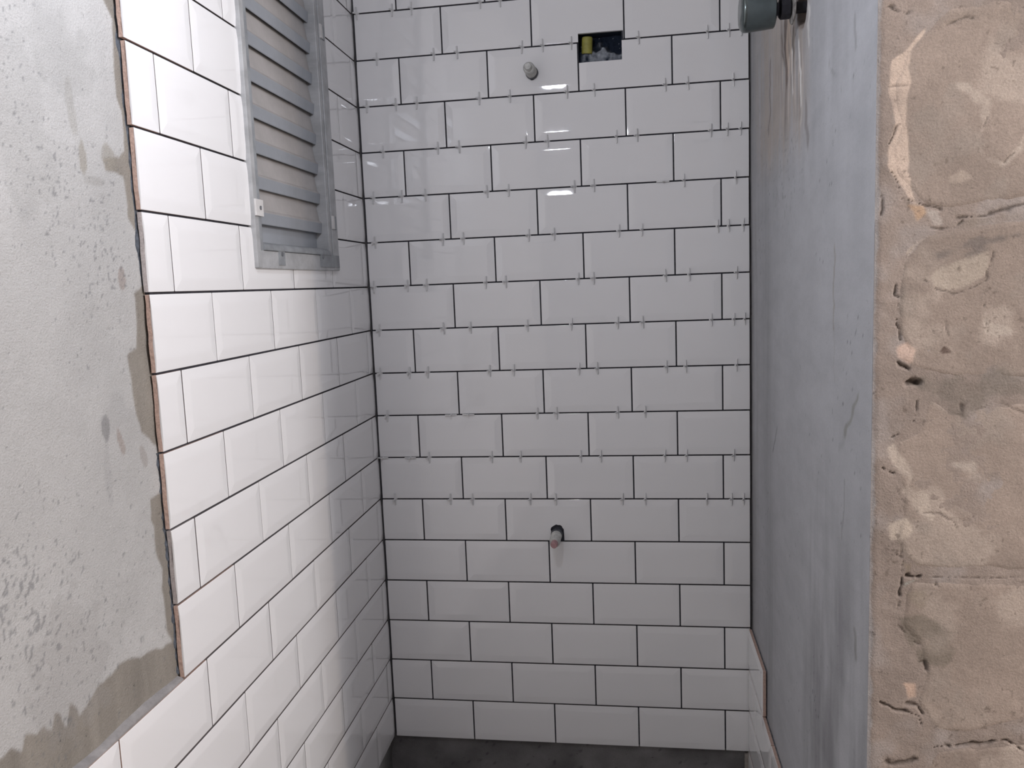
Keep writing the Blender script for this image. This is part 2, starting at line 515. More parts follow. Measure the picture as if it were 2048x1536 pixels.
xs = axis_pts(-0.10, -YS - 0.001, (-0.005, 0.93), 0.0035)
zs = axis_pts(FLOOR, CEIL, (0.2, 1.65), 0.004)
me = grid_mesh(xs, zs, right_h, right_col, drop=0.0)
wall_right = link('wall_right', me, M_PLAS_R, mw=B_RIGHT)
wall_right['_mw'] = [list(r) for r in B_RIGHT]
tag(wall_right, 'right wall of the stall, smooth bluish grey cement render with vertical scuffs', kind='structure')

# ------------------------------------------------------------------ structure: back wall plaster with recess for the box
BOX = (0.5100, 0.6045, 1.6010, 1.6625)


def back_h(x, z): return -OFF + 0.0012 * fbm(x, z, 12, 3, 91)


def back_col(x, z):
    c = np.tile(np.array([[0.17, 0.165, 0.165]]), (len(x), 1)) * (1 + 0.5 * fbm(x, z, 14, 4, 95))[:, None]
    pit = sstep(0.42, 0.55, fbm(x, z, 120, 2, 96))
    return np.clip(mix(c, (0.05, 0.05, 0.055), pit * .7), 0.02, 1)


xs = np.unique(np.concatenate([axis_pts(-0.12, XR + 0.1, (-0.02, 0.9), 0.006), BOX[:2]]))
zs = np.unique(np.concatenate([axis_pts(FLOOR, CEIL, (FLOOR, 0.02), 0.006, 0.1), BOX[2:]]))
me = grid_mesh(xs, zs, back_h, back_col, skip=lambda x, z: (x > BOX[0]) & (x < BOX[1]) & (z > BOX[2]) & (z < BOX[3]))
wall_back = link('wall_back', me, M_PLAS_B, mw=B_BACK)
wall_back['_mw'] = [list(r) for r in B_BACK]
tag(wall_back, 'back wall of the stall covered in white bevelled tiles', kind='structure')

# ------------------------------------------------------------------ structure: the rest of the room
def room_box(name, x0, x1, y0, y1, z0, z1, mat, label):
    o = link(name, box_mesh(x0, x1, y0, y1, z0, z1), mat)
    tag(o, label, kind='structure')
    return o


room_box('floor', -0.3, XMAX, YMIN, 0.2, FLOOR - 0.1, FLOOR, M_FLOOR, 'bare screed floor')
room_box('ceiling', -0.3, XMAX, YMIN, 0.2, CEIL, CEIL + 0.1, M_CEIL, 'bare rendered ceiling')
room_box('wall_front', -0.3, XMAX, YMIN - 0.1, YMIN, FLOOR, CEIL, M_ROOM, 'rendered wall behind the camera')
room_box('wall_side', XMAX, XMAX + 0.1, YMIN, 0.2, FLOOR, CEIL, M_ROOM, 'rendered wall of the room far to the right')

# ------------------------------------------------------------------ structure: end of the right wall, old blocks and mortar
def R3(c): return np.array(c)


MORT = np.array([0.270, 0.222, 0.190])
BLK = np.array([0.290, 0.236, 0.198])
# outline of the first block of each visible course, (x, z)
BLOCKS = [
    [(0.945, 1.392), (0.928, 1.376), (0.905, 1.352), (0.890, 1.322), (0.889, 1.295), (0.896, 1.27), (0.889, 1.25), (0.892, 1.228), (0.902, 1.213), (0.923, 1.190), (0.953, 1.181), (1.025, 1.190), (1.27, 1.190), (1.27, 1.397), (1.04, 1.400)],
    [(0.930, 1.163), (0.918, 1.154), (0.903, 1.133), (0.899, 1.09), (0.902, 1.06), (0.907, 1.035), (0.900, 1.027), (0.916, 1.010), (0.96, 1.000), (1.032, 0.998), (1.27, 1.000), (1.27, 1.176), (1.03, 1.176), (0.97, 1.168)],
    [(0.935, 0.988), (0.928, 0.966), (0.922, 0.946), (0.901, 0.935), (0.897, 0.907), (0.908, 0.873), (0.903, 0.821), (0.912, 0.798), (0.925, 0.785), (1.039, 0.784), (1.27, 0.786), (1.27, 0.984), (0.99, 0.978), (0.96, 0.972)],
    [(0.918, 0.776), (0.912, 0.760), (0.910, 0.721), (0.930, 0.698), (0.936, 0.662), (0.925, 0.631), (0.938, 0.607), (0.951, 0.590), (0.985, 0.590), (1.045, 0.608), (1.27, 0.610), (1.27, 0.778), (1.04, 0.778)],
    [(0.952, 0.575), (0.93, 0.54), (0.915, 0.50), (0.91, 0.44), (0.93, 0.40), (1.27, 0.40), (1.27, 0.590), (1.045, 0.588), (1.00, 0.580)],
]
def generic_block(x0, x1, z0, z1):
    return [(x0, z0 + .01), (x0 + .012, z0), (x1 - .01, z0), (x1, z0 + .01), (x1, z1 - .01), (x1 - .01, z1), (x0 + .012, z1), (x0, z1 - .012)]
EXTRA = []
zc = 1.407
for k in range(5):
    EXTRA.append(generic_block(0.90 + 0.02 * (k % 2), 1.27, zc + 0.012, zc + 0.195)); zc += 0.207
zc = 0.388
for k in range(2):
    EXTRA.append(generic_block(0.90, 1.27, zc - 0.19, zc)); zc -= 0.205
for r in range(12):
    z0 = FLOOR + 0.02 + r * 0.205
    for x0 in np.arange(1.285 - 0.2 * (r % 2) * 0, XMAX - 0.1, 0.40):
        EXTRA.append(generic_block(x0, min(x0 + 0.388, XMAX), z0, z0 + 0.192))
VISIBLE_SDF = BLOCKS
# cracks and open joints: polyline (x, z), half width, depth, darkness
CRACKS = [
    ([(0.897,1.2738),(0.8934,1.2624),(0.8885,1.2524)], 0.0007, 0.0014, 0.90),
    ([(0.8902,1.2289),(0.8992,1.2153),(0.9019,1.2073)], 0.0007, 0.0014, 0.90),
    ([(0.9033,1.198),(0.9147,1.1948),(0.9274,1.1889),(0.9425,1.1847)], 0.0011, 0.0018, 0.70),
    ([(0.9128,1.1659),(0.9405,1.1646),(0.958,1.1651),(0.9653,1.1713)], 0.0008, 0.0014, 0.70),
    ([(0.9602,1.1741),(0.9849,1.1768),(1.0117,1.1819),(1.0253,1.1846)], 0.0010, 0.0014, 0.75),
    ([(0.883,1.2031),(0.885,1.1898),(0.8833,1.1819)], 0.0009, 0.0014, 0.90),
    ([(0.9455,1.3738),(0.9575,1.3778),(0.9696,1.378)], 0.0009, 0.0010, 0.60),
    ([(0.8888,1.3146),(0.9125,1.3136)], 0.0006, 0.0007, 0.50),
    ([(0.8838,1.3976),(0.8912,1.3945),(0.9049,1.3871)], 0.0014, 0.0014, 0.80),
    ([(0.8997,1.1132),(0.8982,1.0957),(0.9039,1.0914),(0.9016,1.0793),(0.9019,1.063),(0.906,1.0465)], 0.0008, 0.0018, 0.85),
    ([(0.8986,1.0275),(0.9052,1.0191),(0.9143,1.0147)], 0.0014, 0.0028, 0.90),
    ([(0.9011,1.1064),(0.9163,1.1152),(0.9289,1.12)], 0.0005, 0.0007, 0.50),
    ([(0.929,1.112),(0.942,1.0995),(0.9572,1.0949),(0.9746,1.1009),(0.9894,1.107),(0.995,1.1266),(0.9959,1.1397)], 0.0006, 0.0008, 0.70),
    ([(0.9861,1.0925),(0.9904,1.0736),(0.9923,1.0521)], 0.0006, 0.0008, 0.70),
    ([(0.9491,1.0642),(0.9519,1.0533),(0.9559,1.0451)], 0.0006, 0.0007, 0.50),
    ([(0.9869,1.2768),(0.979,1.2544),(0.9793,1.2442)], 0.0005, 0.0007, 0.50),
    ([(1.0042,1.2286),(1.0146,1.2446),(1.0229,1.2555)], 0.0007, 0.0007, 0.60),
    ([(0.9146,0.9992),(0.9224,0.9982)], 0.0028, 0.0056, 0.97),
    ([(0.9228,0.9783),(0.9222,0.9671),(0.9193,0.956)], 0.0010, 0.0014, 0.80),
    ([(0.8975,0.938),(0.9053,0.9413)], 0.0010, 0.0014, 0.85),
    ([(0.8874,0.9055),(0.8928,0.9012),(0.9008,0.8969)], 0.0016, 0.0028, 0.90),
    ([(0.9036,0.8869),(0.9045,0.8769),(0.9159,0.8597),(0.9292,0.8511),(0.9502,0.8511),(0.9661,0.8398),(0.9688,0.834)], 0.0006, 0.0008, 0.60),
    ([(0.9502,0.8511),(0.9608,0.844),(0.9816,0.8441),(0.9866,0.8484)], 0.0006, 0.0007, 0.50),
    ([(0.8995,0.8118),(0.9088,0.8134),(0.909,0.8017),(0.901,0.8046)], 0.0011, 0.0014, 0.70),
    ([(0.9118,0.7959),(0.911,0.7813),(0.9117,0.7695),(0.9098,0.7547)], 0.0009, 0.0021, 0.85),
    ([(0.9134,0.7784),(0.9228,0.777),(0.9307,0.7771)], 0.0022, 0.0042, 0.85),
    ([(0.9307,0.7771),(0.9624,0.7785),(0.9885,0.778),(1.0391,0.7793)], 0.0005, 0.0010, 0.60),
    ([(0.9468,0.7686),(0.9521,0.7667)], 0.0019, 0.0021, 0.80),
    ([(0.9068,0.7413),(0.9086,0.7488)], 0.0008, 0.0014, 0.70),
    ([(0.9078,0.7191),(0.9214,0.7075),(0.9323,0.6988)], 0.0007, 0.0010, 0.70),
    ([(0.9274,0.6747),(0.9381,0.6795),(0.9396,0.669)], 0.0012, 0.0014, 0.75),
    ([(0.8901,0.6324),(0.8924,0.6248),(0.904,0.6192),(0.9204,0.6168),(0.9341,0.6112),(0.9357,0.5991)], 0.0014, 0.0028, 0.88),
    ([(0.9202,0.6274),(0.9311,0.6233),(0.9381,0.6144)], 0.0014, 0.0021, 0.70),
    ([(0.9471,0.575),(0.9606,0.5757),(0.9807,0.5797),(1.0073,0.5825),(1.0257,0.5873),(1.0461,0.5737)], 0.0016, 0.0035, 0.90),
    ([(0.8982,0.554),(0.9052,0.5497),(0.9297,0.5572)], 0.0016, 0.0021, 0.80),
    ([(0.9114,0.5857),(0.9142,0.5812)], 0.0012, 0.0014, 0.80),
    ([(0.9678,0.9747),(0.9693,0.9664)], 0.0011, 0.0010, 0.60),
    ([(0.9833,0.9689),(1.0084,0.9754),(1.0328,0.964)], 0.0006, 0.0008, 0.50),
]
# patches of another tone (chipped arrises, soot, damp, scuffs): outline (x, z), colour, strength, edge softness
PATCHES = [
    ([(0.9248,1.3718),(0.9068,1.352),(0.8921,1.3405),(0.8898,1.3293),(0.8889,1.309),(0.8969,1.2777),(0.8898,1.2523),(0.8888,1.2342),(0.8992,1.2179),(0.9096,1.199),(0.9199,1.188),(0.9145,1.2066),(0.9091,1.2252),(0.9086,1.2537),(0.9056,1.2797),(0.9078,1.3),(0.9099,1.3176),(0.9071,1.333),(0.9117,1.3528),(0.9225,1.367)], (0.545, 0.435, 0.355), 0.90, 0.0015),
    ([(0.9543,1.3144),(0.9689,1.3121),(0.9888,1.2943),(0.9916,1.2815),(0.9851,1.254),(0.988,1.2386),(1.0053,1.2298),(1.0228,1.2567),(1.0233,1.2415),(1.0055,1.226),(0.9808,1.2339),(0.9707,1.2473),(0.9774,1.2698),(0.9769,1.2876),(0.9643,1.3036)], (0.46, 0.395, 0.335), 0.65, 0.0040),
    ([(0.9517,1.2175),(0.9714,1.2216),(0.9788,1.2186),(0.974,1.2137),(0.9543,1.2135)], (0.48, 0.4, 0.33), 0.50, 0.0040),
    ([(0.9036,1.0356),(0.9125,1.0436),(0.9204,1.0351),(0.9207,1.0214),(0.913,1.0161),(0.9025,1.0274)], (0.58, 0.43, 0.35), 0.85, 0.0030),
    ([(0.9082,1.1409),(0.9206,1.1537),(0.9356,1.1609),(0.9381,1.1581),(0.9232,1.1496),(0.9108,1.1355)], (0.5, 0.42, 0.34), 0.60, 0.0020),
    ([(0.93,1.1848),(0.9426,1.1842),(0.9467,1.1682),(0.9354,1.1662)], (0.47, 0.42, 0.375), 0.70, 0.0030),
    ([(0.911,1.1911),(0.9262,1.189),(0.9276,1.1823),(0.9202,1.1748)], (0.5, 0.33, 0.2), 0.60, 0.0030),
    ([(0.9353,1.1131),(0.9539,1.1283),(0.991,1.1373),(0.9916,1.1161),(0.9746,1.1036),(0.9546,1.099),(0.9394,1.1022)], (0.44, 0.38, 0.31), 0.55, 0.0030),
    ([(0.9875,1.0871),(0.9932,1.0628),(1.0159,1.0541),(1.016,1.0487),(0.9935,1.0521)], (0.47, 0.41, 0.35), 0.50, 0.0030),
    ([(0.904,0.9394),(0.8938,0.9225),(0.9046,0.9054),(0.9153,0.8911),(0.9077,0.8769),(0.9186,0.8597),(0.9398,0.8482),(0.9341,0.8711),(0.9207,0.8854),(0.9177,0.9053),(0.9017,0.9196)], (0.48, 0.41, 0.345), 0.70, 0.0040),
    ([(0.8977,0.8394),(0.9136,0.8438),(0.9244,0.8309),(0.9193,0.8193),(0.9007,0.822)], (0.54, 0.46, 0.38), 0.75, 0.0050),
    ([(0.9644,0.9079),(0.9849,0.9105),(0.9983,0.888),(0.9802,0.8937)], (0.48, 0.42, 0.36), 0.55, 0.0050),
    ([(0.9171,0.6501),(0.9266,0.649),(0.9282,0.6354),(0.9202,0.6305)], (0.6, 0.43, 0.33), 0.80, 0.0030),
    ([(0.9122,0.7725),(0.9255,0.7741),(0.9137,0.7637)], (0.34, 0.4, 0.36), 0.70, 0.0020),
    ([(0.9436,1.1367),(0.9535,1.1442),(0.9782,1.1523),(1.0102,1.1534),(1.0224,1.1541),(0.9907,1.1465),(0.9661,1.141),(0.9538,1.1336)], (0.17, 0.145, 0.13), 0.80, 0.0040),
    ([(0.9563,1.1335),(0.9785,1.1405),(0.9909,1.1412),(0.9737,1.1354)], (0.17, 0.145, 0.13), 0.60, 0.0040),
    ([(0.946,1.0331),(0.9497,1.0384),(0.9536,1.0375),(0.9575,1.0328),(0.9563,1.0301),(0.9486,1.0303)], (0.08, 0.05, 0.04), 0.97, 0.0010),
    ([(0.9677,1.1724),(1.0021,1.1785),(1.0254,1.1799),(1.0258,1.1696),(0.9975,1.1684),(0.9679,1.1659),(0.9429,1.1684)], (0.25, 0.21, 0.175), 0.55, 0.0040),
    ([(0.9263,0.9976),(0.9569,1.0052),(1.0314,1.0062),(1.032,0.9872),(0.9956,0.9797),(0.9733,0.9622),(0.9628,0.9706),(0.9319,0.9753)], (0.18, 0.155, 0.13), 0.72, 0.0080),
    ([(0.9678,0.9775),(0.9767,0.9773),(0.9702,0.9631)], (0.14, 0.115, 0.1), 0.70, 0.0030),
    ([(0.9103,0.7295),(0.9369,0.7375),(0.9639,0.7145),(0.9697,0.6939),(0.9542,0.6755),(0.9327,0.6778),(0.9296,0.6987),(0.9105,0.7161)], (0.175, 0.15, 0.12), 0.72, 0.0060),
    ([(0.9124,0.7607),(0.9363,0.767),(0.9472,0.7495),(0.9369,0.7346),(0.9235,0.7402)], (0.26, 0.22, 0.165), 0.55, 0.0060),
    ([(0.9132,0.793),(0.9225,0.7931),(0.9227,0.78),(0.9126,0.7798)], (0.22, 0.175, 0.125), 0.80, 0.0030),
    ([(0.9333,1.3736),(0.9621,1.386),(1.0076,1.3822),(1.0187,1.3763),(1.019,1.369),(0.9672,1.377),(0.9431,1.374)], (0.25, 0.205, 0.17), 0.50, 0.0080),
]


def seg_dist(x, z, pts):
    d = np.full(x.shape, 1e9)
    for (ax, az), (bx, bz) in zip(pts[:-1], pts[1:]):
        ex, ez = bx - ax, bz - az
        t = np.clip(((x - ax) * ex + (z - az) * ez) / (ex * ex + ez * ez + 1e-12), 0, 1)
        d = np.minimum(d, np.hypot(x - ax - ex * t, z - az - ez * t))
    return d


def crack_noise(x, z):
    return np.clip(0.55 + 2.6 * fbm(x, z, 110, 3, 503) + 0.6 * fbm(x, z, 25, 2, 504), 0.12, 2.6)


def near_view(x, z): return (x < 1.12) & (z > 0.46) & (z < 1.48)


def face_dent(x, z):
    out = np.zeros(x.shape)
    m = near_view(x, z)
    X, Z = x[m], z[m]
    wx, wz = 0.0030 * fbm(X, Z, 75, 4, 501), 0.0030 * fbm(X, Z, 75, 4, 502)
    crn = crack_noise(X, Z)
    r = np.zeros(X.shape)
    for pts, w, dep, st in CRACKS:
        d = seg_dist(X + wx, Z + wz, pts)
        ww = w * crn
        r = np.maximum(r, 1.3 * dep * np.exp(-(d / ww) ** 2))
    out[m] = r
    return out


def face_paint(x, z, c):
    m = near_view(x, z)
    X, Z, cc = x[m], z[m], c[m]
    n = fbm(X, Z, 50, 3, 511)
    for pts, col, st, e in PATCHES:
        d = poly_sdf(X, Z, pts) + e * 2.2 * n
        cc = mix(cc, np.array(col), st * sstep(-e * 0.6, e * 0.8, d) * np.clip(0.85 + 0.6 * n, 0, 1))
    wx, wz = 0.0030 * fbm(X, Z, 75, 4, 501), 0.0030 * fbm(X, Z, 75, 4, 502)
    crn = crack_noise(X, Z)
    for pts, w, dep, st in CRACKS:
        d = seg_dist(X + wx, Z + wz, pts)
        ww = w * crn
        cc = mix(cc, (0.045, 0.035, 0.030), 0.92 * st * np.exp(-(d / ww) ** 2))
    pt = sstep(0.46, 0.56, fbm(X, Z, 190, 2, 521) + 0.3 * fbm(X, Z, 10, 2, 522))
    cc = mix(cc, (0.14, 0.11, 0.09), 0.6 * pt)
    c = c.copy(); c[m] = cc
    return c



def stub_h(x, z):
    h = 0.0012 * fbm(x, z, 16, 3, 101) + 0.0006 * fbm(x, z, 90, 3, 103)
    edge = sstep(XR + 0.010, XR, x)
    h -= 0.0015 * edge * edge
    return h - face_dent(x, z)


def stub_col(x, z):
    c = MORT[None, :] * (1 + 0.22 * fbm(x, z, 12, 4, 111))[:, None]
    c = mix(c, (0.31, 0.27, 0.245), np.clip(0.9 * sstep(0.0, 0.5, fbm(x, z, 25, 3, 112)), 0, 1))
    c = face_paint(x, z, c)
    # render carried round the arris
    m = sstep(0.0045, 0.0015, x - XR + 0.004 * fbm(x, z, 45, 3, 117))
    c = mix(c, (0.33, 0.31, 0.30), m)
    return np.clip(c, 0.02, 1)


xs = axis_pts(XR, XMAX, (XR, 1.10), 0.0015, 0.1)
zs = axis_pts(FLOOR, CEIL, (0.52, 1.42), 0.0015, 0.1)
me = grid_mesh(xs, zs, stub_h, stub_col, drop=0.0)
wall_end = link('wall_partition', me, M_MORTAR, mw=B_END)
wall_end['_mw'] = [list(r) for r in B_END]
tag(wall_end, 'unplastered wall at the right edge, tan blocks bedded in brown mortar', kind='structure')
# arris of grey render where the right wall turns the corner
v = box_mesh(XR - 0.0002, XR + 0.02, -0.0005 + YS, YS + 0.08, FLOOR, CEIL, mat=M_PLAS_B)


def block_mesh(poly, step, seed, fine):
    P = np.array(poly)
    x0, z0 = P.min(0) - 0.006; x1, z1 = P.max(0) + 0.006
    xs = np.linspace(x0, x1, max(3, int((x1 - x0) / step))); zs = np.linspace(z0, z1, max(3, int((z1 - z0) / step)))
    if fine: xs = axis_pts(x0, x1, (x0, 1.085), step, 0.02)

    def h(x, z):
        d = poly_sdf(x, z, poly) + (0.004 * fbm(x, z, 28, 3, seed) if fine else 0)
        up = sstep(-0.003, 0.010, d)
        r = 0.0006 * up + 0.0010 * fbm(x, z, 9, 3, seed + 1) + 0.0005 * fbm(x, z, 80, 3, seed + 2)
        r = np.where(d < -0.003, -0.010, r - 0.0022 * (1 - up))
        return r - (face_dent(x, z) if fine else 0)

    def col(x, z):
        d = poly_sdf(x, z, poly) + (0.004 * fbm(x, z, 28, 3, seed) if fine else 0)
        c = BLK[None, :] * (1 + 0.20 * fbm(x, z, 9, 4, seed + 3))[:, None]
        pale2 = sstep(0.18, 0.42, fbm(x, z, 16, 4, seed + 5))
        c = mix(c, (0.43, 0.365, 0.31), 0.5 * pale2)
        g = sstep(0.20, 0.5, fbm(x, z, 20, 4, seed + 6))
        c = mix(c, (0.29, 0.25, 0.215), 0.5 * g)
        if fine: c = face_paint(x, z, c)
        return np.clip(c, 0.02, 1)
    return grid_mesh(xs, zs, h, col)


for i, b in enumerate(BLOCKS):
    link('block', block_mesh(b, 0.0015, 200 + 20 * i, True), M_BLOCK, wall_end, B_END)
for i, b in enumerate(EXTRA):
    link('block', block_mesh(b, 0.022, 400 + 7 * i, False), M_BLOCK, wall_end, B_END)
# mortar crumbs left in the open joint


# ------------------------------------------------------------------ tiles
BEV = math.radians(5.0)
RD = (0.0, 0.0010, 0.0140, 0.0185)


def ring_z(d):
    if d <= 0.0: return -0.0020
    if d < 0.0175: return -(0.0162 - d) * math.tan(BEV) if d < 0.0162 else 0.0
    return 0.0


def tile_mesh(w, h, l=1, r=1, b=1, t=1, jag=None, body=M_EDGE):
    """bevelled ceramic tile, origin at the centre of its face; l/r/b/t = 1 where the factory bevel remains, 0 on a cut side"""
    vs, fs, mi = [], [], []
    rings = []
    for d in RD:
        x0, x1, y0, y1 = -w / 2 + d * l, w / 2 - d * r, -h / 2 + d * b, h / 2 - d * t
        z = ring_z(d)
        c = 0.0007
        pts = []
        for (cx, cy, sx, sy, fx, fy) in ((x0, y0, 1, 1, l, b), (x1, y0, -1, 1, r, b), (x1, y1, -1, -1, r, t), (x0, y1, 1, -1, l, t)):
            k = c if (fx and fy) else 0.0
            a, bb = (cx, cy + sy * k), (cx + sx * k, cy)
            if (sx, sy) in ((1, 1), (-1, -1)): pts += [a, bb]
            else: pts += [bb, a]
        rings.append(len(vs))
        vs += [(px, py, z) for px, py in pts]
    for i in range(len(RD) - 1):
        a, bb = rings[i], rings[i + 1]
        for k in range(8):
            k2 = (k + 1) % 8
            fs.append([a + k, a + k2, bb + k2, bb + k]); mi.append(0)
    fs.append([rings[-1] + k for k in range(8)]); mi.append(0)
    bm = bmesh.new()
    bv = [bm.verts.new(v) for v in vs]
    for f in fs:
        try: bm.faces.new([bv[i] for i in f])
        except ValueError: pass
    bmesh.ops.remove_doubles(bm, verts=bm.verts[:], dist=1e-6)
    bmesh.ops.dissolve_degenerate(bm, edges=bm.edges[:], dist=1e-6)
    # skirt down to the back of the tile
    be = [e for e in bm.edges if e.is_boundary]
    if jag:
        side = [e for e in be if all(abs(v.co.x - (-w / 2 if jag == 'l' else w / 2)) < 1e-6 for v in e.verts)]
        bmesh.ops.subdivide_edges(bm, edges=side, cuts=7)
        be = [e for e in bm.edges if e.is_boundary]
        for v in {v for e in be for v in e.verts}:
            if abs(v.co.x - (-w / 2 if jag == 'l' else w / 2)) < 1e-6:
                v.co.x += random.uniform(-0.0008, 0.0008) + (0.0006 * math.sin(v.co.y * 60))
    r_ = bmesh.ops.extrude_edge_only(bm, edges=be)
    nv = [g for g in r_['geom'] if isinstance(g, bmesh.types.BMVert)]
    nf = [g for g in r_['geom'] if isinstance(g, bmesh.types.BMFace)]
    for v in nv: v.co.z = -TT
    for f in bm.faces: f.material_index = 0
    for f in nf: f.material_index = 1
    bottom = [e for e in bm.edges if e.is_boundary]
    rb = bmesh.ops.edgeloop_fill(bm, edges=bottom)
    for f in rb['faces']: f.material_index = 1
    bmesh.ops.recalc_face_normals(bm, faces=bm.faces[:])
    me = bpy.data.meshes.new('tile')
    bm.to_mesh(me); bm.free()
    me.materials.append(M_GLAZE); me.materials.append(body)
    wnormals(me)
    return me


_cache = {}


def get_tile(w, h, l, r, b, t, jag=None, body=M_EDGE, fresh=False):
    k = (round(w, 4), round(h, 4), l, r, b, t)
    if jag or fresh or body is not M_EDGE: return tile_mesh(w, h, l, r, b, t, jag, body)
    if k not in _cache: _cache[k] = tile_mesh(w, h, l, r, b, t)
    return _cache[k]


def boolean_cut(me, cutters):
    """subtract cutter meshes (tile-local) and rebuild the normals"""
    o = bpy.data.objects.new('tmp', me)
    C.objects.link(o)
    cs = []
    for c in cutters:
        co = bpy.data.objects.new('tmpc', c); C.objects.link(co); cs.append(co)
        md = o.modifiers.new('b', 'BOOLEAN'); md.object = co; md.operation = 'DIFFERENCE'; md.solver = 'EXACT'
    dg = bpy.context.evaluated_depsgraph_get(); dg.update()
    out = bpy.data.meshes.new_from_object(o.evaluated_get(dg))
    for x in [o] + cs: bpy.data.objects.remove(x)
    if len(out.polygons) == 0: return None
    wnormals(out)
    return out


def place_tile(parent, B, me, cx, cy, jit=0.0012, lab=None):
    rx, ry = random.uniform(-jit, jit), random.uniform(-jit, jit)
    m = B @ Matrix.Translation((cx, cy, random.uniform(-0.0002, 0.0002))) @ Matrix.Rotation(rx, 4, 'X') @ Matrix.Rotation(ry, 4, 'Y')
    o = link('tile', me, None, parent, m)
    if lab: o['label'] = lab
    return o


G = 0.0032            # joint width
TH = H - G


def cyl_cutter(cx, cy, r, seg=22, wob=0.06, sx=1.0, tail=None):
    vs, fs = [], []
    pts = []
    for k in range(seg):
        a = 2 * math.pi * k / seg
        rr = r * (1 + wob * random.uniform(-1, 1))
        pts.append((cx + rr * sx * math.cos(a), cy + rr * math.sin(a)))
    if tail is not None:
        pts = [p for p in pts if p[1] > cy] + [(cx - r * sx * 1.03, tail), (cx + r * sx * 1.08, tail)]
    n = len(pts)
    vs = [(x, y, -0.03) for x, y in pts] + [(x, y, 0.03) for x, y in pts]
    fs = [tuple(range(n - 1, -1, -1)), tuple(range(n, 2 * n))] + [(i, (i + 1) % n, (i + 1) % n + n, i + n) for i in range(n)]
    return mesh_from(vs, fs)


PIPE1 = (0.406, 1.5865)
PIPE2 = (0.4285, 0.5385)
# ---- back wall courses: row k lies between joint k (top) and joint k+1
TOPROW = -6
U0 = 0.00126
XEND = 0.8722
for k in range(TOPROW, 17):
    z1 = (17 - k) * H - G / 2
    z0 = (16 - k) * H + G / 2
    even = (k % 2 == 0)
    joints = [U0 + W * u for u in ((1, 2, 3, 4) if even else (.5, 1.5, 2.5, 3.5))]
    edges = [0.0035] + joints + [XEND + random.uniform(-0.0012, 0.0008)]
    for i in range(len(edges) - 1):
        a = edges[i] + (G / 2 if i else 0)
        b_ = edges[i + 1] - (G / 2 if i < len(edges) - 2 else 0)
        l = 1 if (i > 0 or even) else 0
        r = 1 if i < len(edges) - 2 else 0
        cx, cz = (a + b_) / 2, (z0 + z1) / 2
        cut = []
        if k in (0, 1) and a < BOX[1] and b_ > BOX[0] + 0.004:
            cut.append(box_mesh(BOX[0] - (0.02 if k == 1 else 0) - cx, BOX[1] + (0.0035 if k == 0 else 0.0) - cx, BOX[2] - cz, BOX[3] - cz, -0.03, 0.03))
        for px, pz in (PIPE1,):
            if a < px < b_ and z0 < pz < z1: cut.append(cyl_cutter(px - cx, pz - cz, 0.0145, sx=0.95))
        if k == 11 and a < PIPE2[0] < b_: cut.append(cyl_cutter(PIPE2[0] - cx, PIPE2[1] - cz, 0.0155, sx=1.02, tail=-0.08))
        me = get_tile(b_ - a, z1 - z0, l, r, 1, 1, fresh=bool(cut))
        if cut: me = boolean_cut(me, cut)
        place_tile(wall_back, B_BACK, me, cx, cz)

# ---- left wall courses
WCUT = (-0.596, -0.220, 1.176, 2.60)
for k in range(TOPROW, 17):
    z1 = (17 - k) * H - G / 2
    z0 = (16 - k) * H + G / 2
    if k % 2 == 1: joints = [W * (0.148 + 1.0125 * n) for n in range(0, 5)]
    else: joints = [W * (0.655 + 1.0140 * n) for n in range(0, 4)]
    joints = [j + random.uniform(-0.0008, 0.0008) for j in joints]
    endx = 0.913 + (0.004 * (4 - k) if k < 4 else 0) * 0.5 + random.uniform(-0.001, 0.001)
    if k >= 11:                                       # the lower courses run on past the step
        n = len(joints)
        while joints[-1] < 1.65: joints.append(joints[-1] + W * 1.013)
        endx = 1.72
    edges = [0.0022] + joints + [endx]
    for i in range(len(edges) - 1):
        a = edges[i] + (G * 0.32 if i else 0)
        b_ = edges[i + 1] - (G * 0.32 if i < len(edges) - 2 else 0)
        near = 1 if i > 0 else 0
        far = 1 if i < len(edges) - 2 else 0
        last = i == len(edges) - 2
        x0, x1 = -b_, -a
        cx, cz = (x0 + x1) / 2, (z0 + z1) / 2
        cut = []
        if x1 > WCUT[0] and x0 < WCUT[1] and z1 > WCUT[2]:
            if x0 >= WCUT[0] and x1 <= WCUT[1] and z0 >= WCUT[2]: continue
            cut.append(box_mesh(WCUT[0] - cx, WCUT[1] - cx, WCUT[2] - cz, WCUT[3] - cz, -0.03, 0.03))
        jag = 'l' if (last and k < 11) else None
        body = M_BODY2 if (last and k in (5, 9)) else (M_BODY if last or (k == 11 and x1 < -0.85) else M_EDGE)
        me = get_tile(b_ - a, z1 - z0, 0 if (last and k < 11) else far, near, 1, 1, jag=jag, body=body, fresh=bool(cut))
        if cut: me = boolean_cut(me, cut)
        if me is None: continue
        place_tile(wall_left, B_LEFT, me, cx, cz, jit=0.0010)

# ---- right wall: the start of its tiling, stepped
for k, jl in ((14, [0.2115]), (15, [0.1085, 0.3115, 0.5145, 0.715]), (16, [0.208, 0.411, 0.614, 0.817]), (17, [0.1085, 0.3115, 0.5145, 0.715])):
    z1 = (17 - k) * H - G / 2
    z0 = (16 - k) * H + G / 2
    edges = [0.0025 if k < 17 else -0.0105] + jl
    for i in range(len(edges) - 1):
        a = edges[i] + (G / 2 if i else 0)
        b_ = edges[i + 1] - G / 2
        me = get_tile(b_ - a, z1 - z0, 1 if i else 0, 1, 1, 1, body=M_BODY)
        place_tile(wall_right, B_RIGHT, me, (a + b_) / 2, (z0 + z1) / 2, jit=0.0006)


